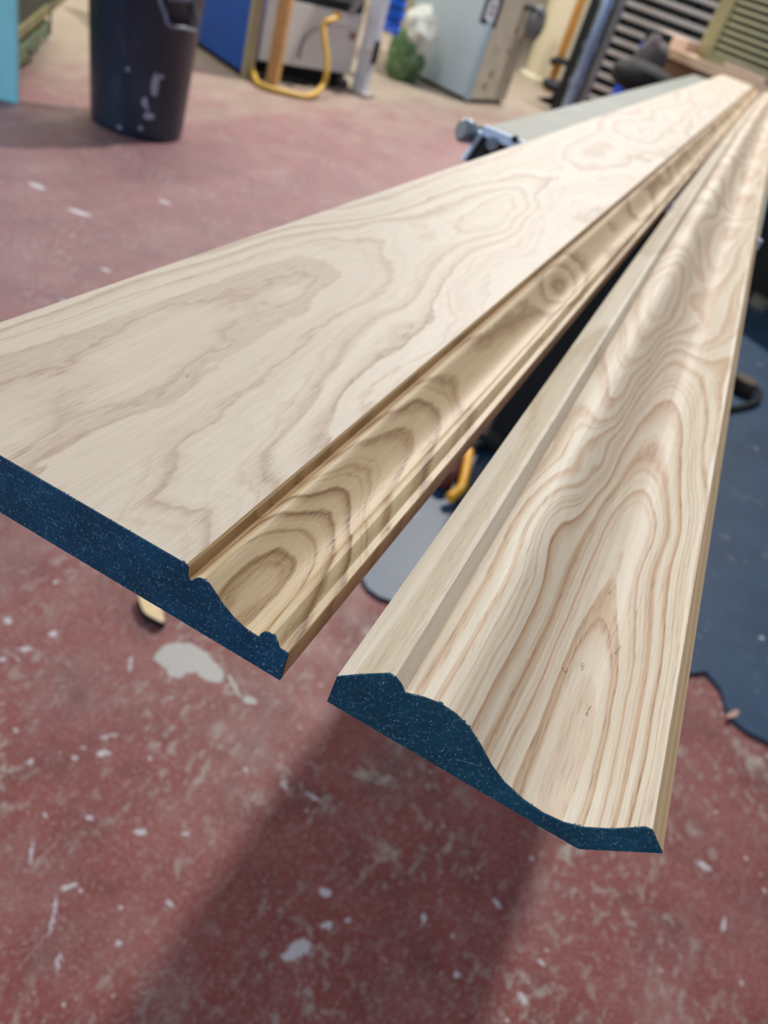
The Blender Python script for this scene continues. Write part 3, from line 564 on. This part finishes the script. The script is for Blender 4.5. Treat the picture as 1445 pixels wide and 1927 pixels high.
# three-axis spots: taller than wide
tot = None
for (x, y, z, l, l2, a_, h) in sps:
    mp = mb.n('ShaderNodeMapping', vector_type='TEXTURE'); mb.put(mp.inputs[0], c_); mp.inputs['Location'].default_value = (x, y, z); mp.inputs['Scale'].default_value = (l * .95, l * .95, h * .8)
    ln = mb.n('ShaderNodeVectorMath', operation='LENGTH'); mb.L.new(mp.outputs[0], ln.inputs[0]); k = ln.outputs['Value']
    tot = k if tot is None else mb.math('MINIMUM', tot, k)
tot = mb.math('ADD', tot, mb.math('MULTIPLY', mb.math('SUBTRACT', mb.noise(c_, 30, 3, .6), .5), .9))
base = mb.mix(mb.smooth(tot, 1.0, .8, 0, .75), base, (.45, .52, .68))
mb.set(base, .38, 0, .5); mb = mb.m
binn = thing('rubbish_bin', bc, 'tall black plastic bin splashed with white paint standing on the red floor', 'bin')
bm_ = lathe([(.178, 0.0), (.188, .006), (.193, .03), (.232, .72), (.245, .725), (.247, .765), (.232, .768), (.222, .74), (.18, .03), (.0001, .028)], (0, 0, 0), 56)
bo = bpy.data.meshes.new('bin_body'); bm_.to_mesh(bo); bm_.free(); bo.materials.append(mb)
for p_ in bo.polygons: p_.use_smooth = True
bob = bpy.data.objects.new('bin_body', bo); COL.objects.link(bob); bob.parent = binn
mgreyline = plain('worn_grey_plastic', srgb(120, 130, 150), .45, 0, var=.2)
hr = lambda x, y: on_bin(x, y, .232)
obj('handle', tube(spline([hr(298, -25), hr(303, 5), hr(311, 25), hr(319, 48), hr(345, 53), hr(368, 57), hr(371, 30), hr(366, 18), hr(364, -15)], 4), .0075, 8), mgreyline, binn, True)
obj('handle_plate', tube(spline([hr(318, -8), hr(340, -5), hr(355, -2)], 4), .016, 8), mgreyline, binn, True)

# blue and grey machine
mblue = plain('blue_paint', srgb(0, 82, 190), .75, 0, var=.12, scale=4)
mgrey = plain('light_grey_panel', srgb(222, 226, 226), .45, 0, var=.05, scale=4)
mcream = plain('cream_edge', srgb(168, 162, 130), .5, 0, var=.08)
C1 = V((-2.84, 4.49, 0)); ea = V((-.887, .463, 0)); eb = V((.40, .917, 0))
gm = thing('workshop_machine', C1, 'blue ended machine with a light grey side box, right of the black bin', 'machine')
obj('plinth', box(C1 + eb * .01, ea * .8, eb * .5, (0, 0, .03)), mblack, gm)
obj('end_panel', box(C1 + V((0, 0, .03)), ea * .8, eb * .05, (0, 0, 1.0), .005), mblue, gm)
obj('edge_strip', box(C1 + V((0, 0, .0)) - ea * .035, ea * .035, eb * .07, (0, 0, 1.0), .004), mcream, gm)
obj('side_box', box(C1 + eb * .12 + ea * .02 + V((0, 0, .10)), ea * .6, eb * .74, (0, 0, .345), .006), mgrey, gm)
obj('recess', box(C1 + eb * .14 + ea * .08, ea * .5, eb * .72, (0, 0, .10)), mblack, gm)
obj('top_deck', box(C1 + eb * .12 + ea * .02 + V((0, 0, .45)), ea * .62, eb * .72, (0, 0, .05), .006), mdark, gm)
obj('upper_body', box(C1 + eb * .14 + ea * .16 + V((0, 0, .5)), ea * .5, eb * .8, (0, 0, .4), .01), mgrey, gm)
obj('lever', tube([at(655, 25, 5.2), at(682, -10, 5.2)], .03, 10), msteel, gm, True)
obj('sticker', box(at(631, 36, 5.0) + eb * -.02, eb * .05, ea * -.006, (0, 0, .04)), my, gm, label='small yellow sticker')
obj('rust_spot', lathe([(.022, 0), (.02, .006)], at(664, 68, 5.22), 14, (.9, -.4, 0)), plain('rust', srgb(150, 85, 30), .7), gm)
obj('caster', lathe([(.03, 0), (.035, .01), (.035, .04), (.03, .05)], at(640, 155, 5.15), 20, (.9, -.4, 0)), mdark, gm, True)
# leaning timber
mtim = plain('raw_timber', srgb(205, 160, 105), .65, 0, var=.1, scale=8)
tp = V((-2.745, 4.62, 0))
tag(obj('timber_post', box(tp, V((.075, 0, 0)), V((0, .045, 0)), V((.0, -.01, 1.4)), .002), mtim), 'light brown timber batten standing against the blue and grey machine', 'timber')
# hose and cable
mhose = plain('yellow_hose', srgb(205, 165, 70), .4, 0, var=.08)
hz = [flo(474, 128, .06), flo(484, 155, .02), flo(505, 166, .018), flo(545, 176, .018), flo(582, 181, .02), at(606, 163, 4.82), at(614, 140, 4.84), at(615, 110, 4.86), at(611, 75, 4.88), at(609, 50, 4.9), at(616, 40, 4.92), at(632, 36, 4.98)]
tag(obj('yellow_hose', tube(spline(hz), .0175, 12), mhose, None, True), 'yellow hose looping from the grey machine box down to the floor', 'hose')
gz = [at(562, 112, 4.86), at(572, 75, 4.88), at(590, 55, 4.92), at(615, 47, 4.98), at(655, 46, 5.1)]
tag(obj('grey_cable', tube(spline(gz), .009, 8), plain('grey_rubber', srgb(130, 128, 128), .5), None, True), 'thin grey cable arched over the face of the grey machine box', 'cable')
# white post with a black clamp
pp = flo(668, 178)
post = thing('machine_post', pp, 'pale steel post with black clamps right of the blue and grey machine', 'post')
obj('pole', box(pp + V((-.04, 0, 0)), (.09, 0, 0), (0, .09, 0), (0, 0, 1.3), .006), plain('pale_steel', srgb(205, 214, 228), .4, .1), post)
obj('foot', box(pp + V((-.07, -.02, 0)), (.16, 0, 0), (0, .14, 0), (0, 0, .03), .005), plain('pale_foot', srgb(170, 165, 160), .5), post)
cb = at(691, 96, 5.3)
obj('clamp_block', box(cb - V((.06, 0, .065)), (.12, 0, 0), (0, .06, 0), (0, 0, .14), .012), mblack, post)
obj('clamp_knob', lathe([(.02, 0), (.022, .012), (.016, .02)], cb + V((.01, -.005, .01)), 20, (0, -1, 0)), plain('white_knob', srgb(210, 205, 195), .4), post, True)
obj('rod', tube([at(688, 108, 5.33), at(680, 165, 5.33)], .014, 8), plain('brown_rod', srgb(120, 105, 100), .5), post, True)
obj('clamp_block', box(at(660, 35, 5.3) - V((.04, 0, .06)), (.09, 0, 0), (0, .06, 0), (0, 0, .22), .012), mdark, post)
# bright blue sleeve
mbb = plain('bright_blue_plastic', srgb(10, 95, 215), .4, 0, var=.15, scale=14)
q0, q1, q2 = at(752, -35, 6.0), at(741, 10, 6.0), at(728, 58, 6.0)
tag(obj('dust_sleeve', tube(spline([q0, q1, (q1 + q2) / 2 + V((0, .02, 0)), q2], 8), [.085 + .006 * math.sin(i * 1.9) for i in range(25)], 18), mbb, None, True), 'bright blue plastic sleeve hanging above the green sack', 'sleeve')
# sack
mgr = plain('green_plastic', srgb(80, 118, 70), .35, 0, var=.35, scale=9, dirt=srgb(185, 200, 185), dirt_amt=.9)
mwp = plain('white_plastic_film', srgb(205, 210, 205), .3, 0, var=.1, scale=14, dirt=srgb(130, 160, 120), dirt_amt=.5)
sb = flo(745, 148)
sk = thing('plastic_sack', sb, 'crumpled green and white plastic sack on the floor left of the grey cabinet', 'sack')
obj('sack_body', blob(sb + V((.02, .04, .17)), (.14, .13, .2), 3, .35), mgr, sk, True)
obj('sack_top', blob(sb + V((.07, .04, .36)), (.12, .1, .15), 8, .5), mwp, sk, True, label='white crumpled top')

# grey cabinet with label
K1 = V((-2.085, 6.60, 0)); ka = V((-.95, .315, 0)).normalized(); kb = V((.20, .98, 0)).normalized()
mgc = plain('blue_grey_panel', srgb(182, 200, 214), .4, 0.0, var=.05, scale=3)
mgs = plain('beige_grey_side', srgb(200, 194, 176), .5, 0, var=.07, scale=6, dirt=srgb(120, 100, 75), dirt_amt=.35)
gc = thing('grey_cabinet', K1, 'tall grey steel cabinet with a black framed label and rust spotted side', 'cabinet')
obj('cabinet_body', box(K1 + V((0, 0, .03)), ka * .80, kb * .62, (0, 0, 1.5), .006), mgs, gc)
kn_ = ka.cross(V((0, 0, 1))); kn_ = kn_ if kn_.y < 0 else -kn_
obj('door', box(K1 + V((0, 0, .03)) + kn_ * .018 + ka * .01, ka * .77, kn_ * -.017, (0, 0, 1.49), .004), mgc, gc)
obj('corner_strip', box(K1 + V((0, 0, .02)) + kn_ * .022 - ka * .012, ka * .05, kn_ * -.03, (0, 0, 1.5), .004), plain('pale_blue_strip', srgb(160, 185, 205), .35, .2, var=.04), gc)
obj('plinth', box(K1 + V((0, 0, 0)) + ka * .02 + kb * .04, ka * .74, kb * .54, (0, 0, .03)), mblack, gc)
def quad_on(pl_o, n_, cx_, cy_, w, h, name, mat, parent, off):
    p0 = onplane(cx_, cy_, pl_o + n_ * off, n_); r_ = V((0, 0, 1)).cross(n_).normalized()
    return obj(name, box(p0 - r_ * w / 2 - V((0, 0, h / 2)), r_ * w, V((0, 0, h)), n_ * -.003), mat, parent)
mlab = plain('label_white', srgb(205, 208, 230), .5); po = K1 + kn_ * .018
quad_on(po, kn_, 925, 20, .16, .20, 'label_border', plain('label_ink', srgb(30, 33, 48), .5), gc, .003)
quad_on(po, kn_, 925, 20, .085, .125, 'label_field', mlab, gc, .005)
quad_on(po, kn_, 926, 19, .030, .085, 'label_symbol', plain('label_ink_b', srgb(70, 72, 95), .5), gc, .007)
quad_on(po, kn_, 926, 19, .012, .022, 'label_symbol', mlab, gc, .009)
sn = kb.cross(V((0, 0, 1))).normalized(); sn = sn if sn.x > 0 else -sn
for x, y, r, mm in ((973, 57, .03, 'r'), (936, 90, .018, 'p'), (957, 96, .02, 'd'), (925, 140, .03, 'd'), (912, 162, .03, 'd'), (980, 80, .015, 'd')):
    q = onplane(x, y, K1, sn)
    obj('rust_mark', lathe([(r, 0), (r * .8, .003)], q, 12, sn), {'r': plain('rust_a', srgb(150, 110, 55), .7), 'p': plain('rust_b', srgb(185, 150, 130), .7), 'd': plain('stain', srgb(120, 112, 98), .7)}[mm], gc)
qk = onplane(1000, 42, K1 + kb * .2, sn)
obj('hand_wheel', lathe([(.03, -.05), (.03, .0), (.11, .005), (.125, .02), (.125, .05), (.10, .065)], at(1002, 42, 7.15), 28, sn), plain('grey_wheel', srgb(120, 122, 125), .5), gc, True)
obj('cable', tube(spline([at(950, -8, 6.95), at(962, 4, 6.97), at(985, 12, 7.0), at(1005, 18, 7.05), at(1018, 30, 7.1)]), .018, 8), mdark, gc, True)

# cream round duct added for the wall's light-to-dark shading, and things round it
mcyl = plain('cream_cylinder', srgb(222, 214, 190), .55, 0, var=.05, scale=3)
dp = flo(1014, 158)
dz_ = thing('shading_cylinder', dp, 'thick cream round duct standing in for the shaded wall right of the grey cabinet', 'cylinder')
obj('pipe', lathe([(.26, 0), (.26, 2.6)], dp + V((.0, .25, 0)), 40), mcyl, dz_, True)
obj('foot_ring', lathe([(.30, 0), (.30, .04), (.27, .06)], dp + V((.0, .25, 0)), 40), mcyl, dz_, True)
mstick = plain('orange_timber', srgb(180, 125, 55), .6, 0, var=.1, scale=8)
s0 = at(1056, 165, 9.0); s1 = at(1094, 0, 9.0)
ts = thing('timber_stick', (s1.x, 9.0, 0), 'orange brown timber length standing upright left of the chrome posts', 'timber')
obj('batten', box((s1.x - .04, 9.0, 0), (.08, 0, 0), (0, .04, 0), (0, 0, s1.z + .4), .002), mstick, ts)
obj('bracket', tube(spline([at(1036, 118, 8.96), at(1048, 113, 8.96), at(1070, 120, 8.96), at(1088, 128, 8.96)]), .032, 8), mdark, ts, True, label='short black pipe bracket crossing the batten')
mchr = plain('chrome', srgb(165, 185, 215), .25, .8, var=.15, scale=10)
g_ = at(1110, 90, 7.0)
cp = thing('rack_post', (g_.x, 7.0, 0), 'pair of bright chrome uprights in front of the slatted rack', 'post')
obj('upright', lathe([(.045, 0), (.045, 1.8)], (at(1110, 90, 7.0).x, 7.0, 0), 20), mchr, cp, True)
obj('upright', lathe([(.03, 0), (.03, 1.8)], (at(1137, 90, 7.1).x, 7.1, 0), 20), plain('dull_steel', srgb(150, 150, 150), .45, .5), cp, True)
for zz in (.35, .6, .9): obj('joint', lathe([(.055, 0), (.055, .05)], (at(1110, 90, 7.0).x, 7.0, zz), 20), mchr, cp, True)
# dark round thing + seat
st = flo(1040, 196)
sto = thing('dark_stool', st, 'small dark round stool behind the machine bed, below the timber stick', 'stool')
obj('seat', lathe([(.02, .10), (.15, .11), (.17, .13), (.17, .17), (.14, .19)], (st.x, st.y, 0), 28), mdark, sto, True)
obj('base', lathe([(.13, 0), (.13, .02), (.04, .05), (.03, .11)], (st.x, st.y, 0), 20), mblack, sto, True)

# slatted rack with dark back
mslat = plain('white_slat', srgb(205, 200, 192), .5, 0, var=.05)
mdg = plain('dark_green', srgb(16, 26, 26), .6, 0, var=.3)
x0 = at(1142, 60, 7.6).x; x1 = at(1420, 60, 7.6).x
rk = thing('slatted_rack', (x0, 7.6, 0), 'rack of pale horizontal slats over a dark back, behind the bench', 'rack')
obj('back', abox(x0 - .25, x1 + .5, 7.72, 7.76, 0, 1.9), mdg, rk)
sl0 = None; z = .06
while z < 1.75:
    if sl0 is None:
        sl0 = obj('slat', abox(x0, x1 + .5, 7.6, 7.63, z, z + .032, .003), mslat, rk); zb = z
    else:
        s = sl0.copy(); COL.objects.link(s); s.location = sl0.location + V((0, 0, z - zb))
    z += .088
for xx in (x0 + .01, (x0 + x1) / 2, x1 + .4): obj('stile', abox(xx, xx + .04, 7.64, 7.7, 0, 1.8), mdg, rk)

# bench beyond the boards
mben = plain('bench_top_timber', srgb(215, 185, 155), .6, 0, var=.08, scale=6)
mbrn = plain('brown_apron', srgb(110, 80, 58), .6, 0, var=.15, scale=5)
A0 = at(1215, 62, 5.0); B0 = at(1445, 172, 4.45); dx_ = (B0 - A0); dx_.z = 0; L0 = dx_.length; dn = dx_.normalized(); dn2 = V((-dn.y, dn.x, 0)); zt = (A0.z + B0.z) / 2
O = V((A0.x, A0.y, zt))
bn = thing('workbench', (O.x, O.y, 0), 'timber workbench with a brown apron beyond the far end of the boards', 'workbench')
obj('bench_top', box(O - V((0, 0, .045)), dn * (L0 + 1.2), dn2 * .7, (0, 0, .045), .003), mben, bn)
obj('apron', box(O - V((0, 0, .30)) + dn2 * .03, dn * (L0 + 1.2), dn2 * .03, (0, 0, .255)), mbrn, bn)
for t in (0.02, L0 * .9):
    for w_ in (.04, .58): obj('leg', box(V((O.x, O.y, 0)) + dn * t + dn2 * w_, dn * .08, dn2 * .08, (0, 0, zt - .045), .003), mbrn, bn)
obj('back_panel', box(V((O.x, O.y, 0.02)) + dn2 * .2 + dn * .1, dn * (L0 + .9), dn2 * .02, (0, 0, zt - .1)), mblack, bn)
# planks on the bench
mpk = plain('pinkish_plank', srgb(225, 195, 175), .6, 0, var=.06)
def plank(px0, py0, px1, py1, Y, w, t, lab):
    a_ = at(px0, py0, Y); b__ = at(px1, py1, Y); a_.z = zt + .0005; b__.z = zt + .0005; d = b__ - a_; 
    a_ += dn2 * .05; p_ = dn2 * w
    tag(obj('plank', box(a_, dn * d.length, p_, (0, 0, t), .002), mpk), lab, 'plank')
plank(1225, 62, 1300, 90, 5.02, .1, .05, 'pale plank lying on the left end of the workbench')
plank(1345, 128, 1445, 165, 4.72, .09, .03, 'pale plank on the workbench in front of the beige grille')
pg = at(1405, 138, 4.62); pg.z = zt
tag(obj('rag', blob(pg + dn2 * .18 - dn * .0 + V((0, 0, .022)), (.04, .04, .025), 5, .4, 2), plain('mauve_rag', srgb(140, 125, 130), .8), None, True), 'small mauve grey rag on the workbench by the front plank', 'rag')
# beige grille
mbg = plain('beige_grille', srgb(158, 150, 108), .5, 0, var=.05)
mmint = plain('mint_white', srgb(205, 215, 205), .5, 0, var=.04)
G0 = at(1300, 118, 5.05); G0.z = zt
gr = thing('louvred_heater', G0, 'beige louvred metal unit standing on the workbench', 'heater')
gw = .62; gh = .46
obj('side_post', box(G0 + V((0, 0, 0)), dn * .10, dn2 * .25, (0, 0, gh), .004), mbg, gr)
obj('side_post', box(G0 + dn * (gw + .1), dn * .06, dn2 * .25, (0, 0, gh), .004), mbg, gr)
obj('back', box(G0 + dn * .1 + dn2 * .08, dn * gw, dn2 * .02, (0, 0, gh)), plain('grille_shadow', srgb(48, 46, 30), .8), gr)
obj('bottom_rail', box(G0 + dn * .1, dn * gw, dn2 * .2, (0, 0, .03)), mbg, gr)
r0 = None
for i in range(13):
    if r0 is None: r0 = obj('rib', box(G0 + dn * .1 + V((0, 0, .035)) + dn2 * .01, dn * gw, dn2 * .014 + V((0, 0, .003)), (0, 0, .013)), plain('pale_rib', srgb(188, 184, 148), .5, 0, var=.04), gr)
    else: s = r0.copy(); COL.objects.link(s); s.location = r0.location + V((0, 0, .033 * i))
obj('top_cover', box(G0 + V((0, 0, gh)) - dn2 * .02, dn * (gw + .18), dn2 * .3, (0, 0, .12), .006), mmint, gr, label='mint white top cover')
# blue clamp bar, sack, black seat
t0, t1 = at(1160, 158, 4.6), at(1215, 66, 4.75)
tag(obj('blue_bar', box(t0 - (t1 - t0) * (t0.z / (t1.z - t0.z)), (.05, 0, 0), (0, .02, 0), (t1 - t0) * (t1.z / (t1.z - t0.z)), .003), plain('royal_blue', srgb(10, 65, 190), .4)), 'royal blue flat bar leaning beside the workbench end', 'bar')
sc0 = at(1222, 112, 4.55)
tag(obj('grey_brown_bag', blob(sc0, (.075, .07, .10), 2, .3), plain('bag_cloth', srgb(105, 95, 95), .8, 0, var=.2, scale=14), None, True), 'grey brown cloth bag against the left end of the workbench', 'bag')
c4 = at(1236, 73, 4.6)
tag(obj('black_box', box(c4 - V((.06, .0, .035)), (.12, 0, 0), (0, .1, 0), (0, 0, .07), .008), mdark), 'small dark box on top of the grey brown bag', 'box')
c5 = at(1212, 150, 4.3)
ch = thing('black_chair', (c5.x, c5.y, 0), 'black padded seat behind the far end of the wide board', 'chair')
obj('seat', blob(c5, (.16, .16, .07), 6, .12), mblack, ch, True)
obj('column', tube([(c5.x, c5.y, .03), (c5.x, c5.y, c5.z)], .025, 12), mdark, ch)
obj('base', lathe([(.2, 0.0), (.2, .02), (.04, .05)], (c5.x, c5.y, 0), 5), mdark, ch)
# small blue clip at the far ends
q = at(1424, 172, 3.52)
tag(obj('blue_clip', box((q.x - .02, 3.5, TZ - .03), (.04, 0, 0), (0, .05, 0), (0, 0, .04), .004), plain('navy_clip', srgb(15, 40, 130), .4)), 'small navy blue clip just past the far ends of the two boards', 'clip')
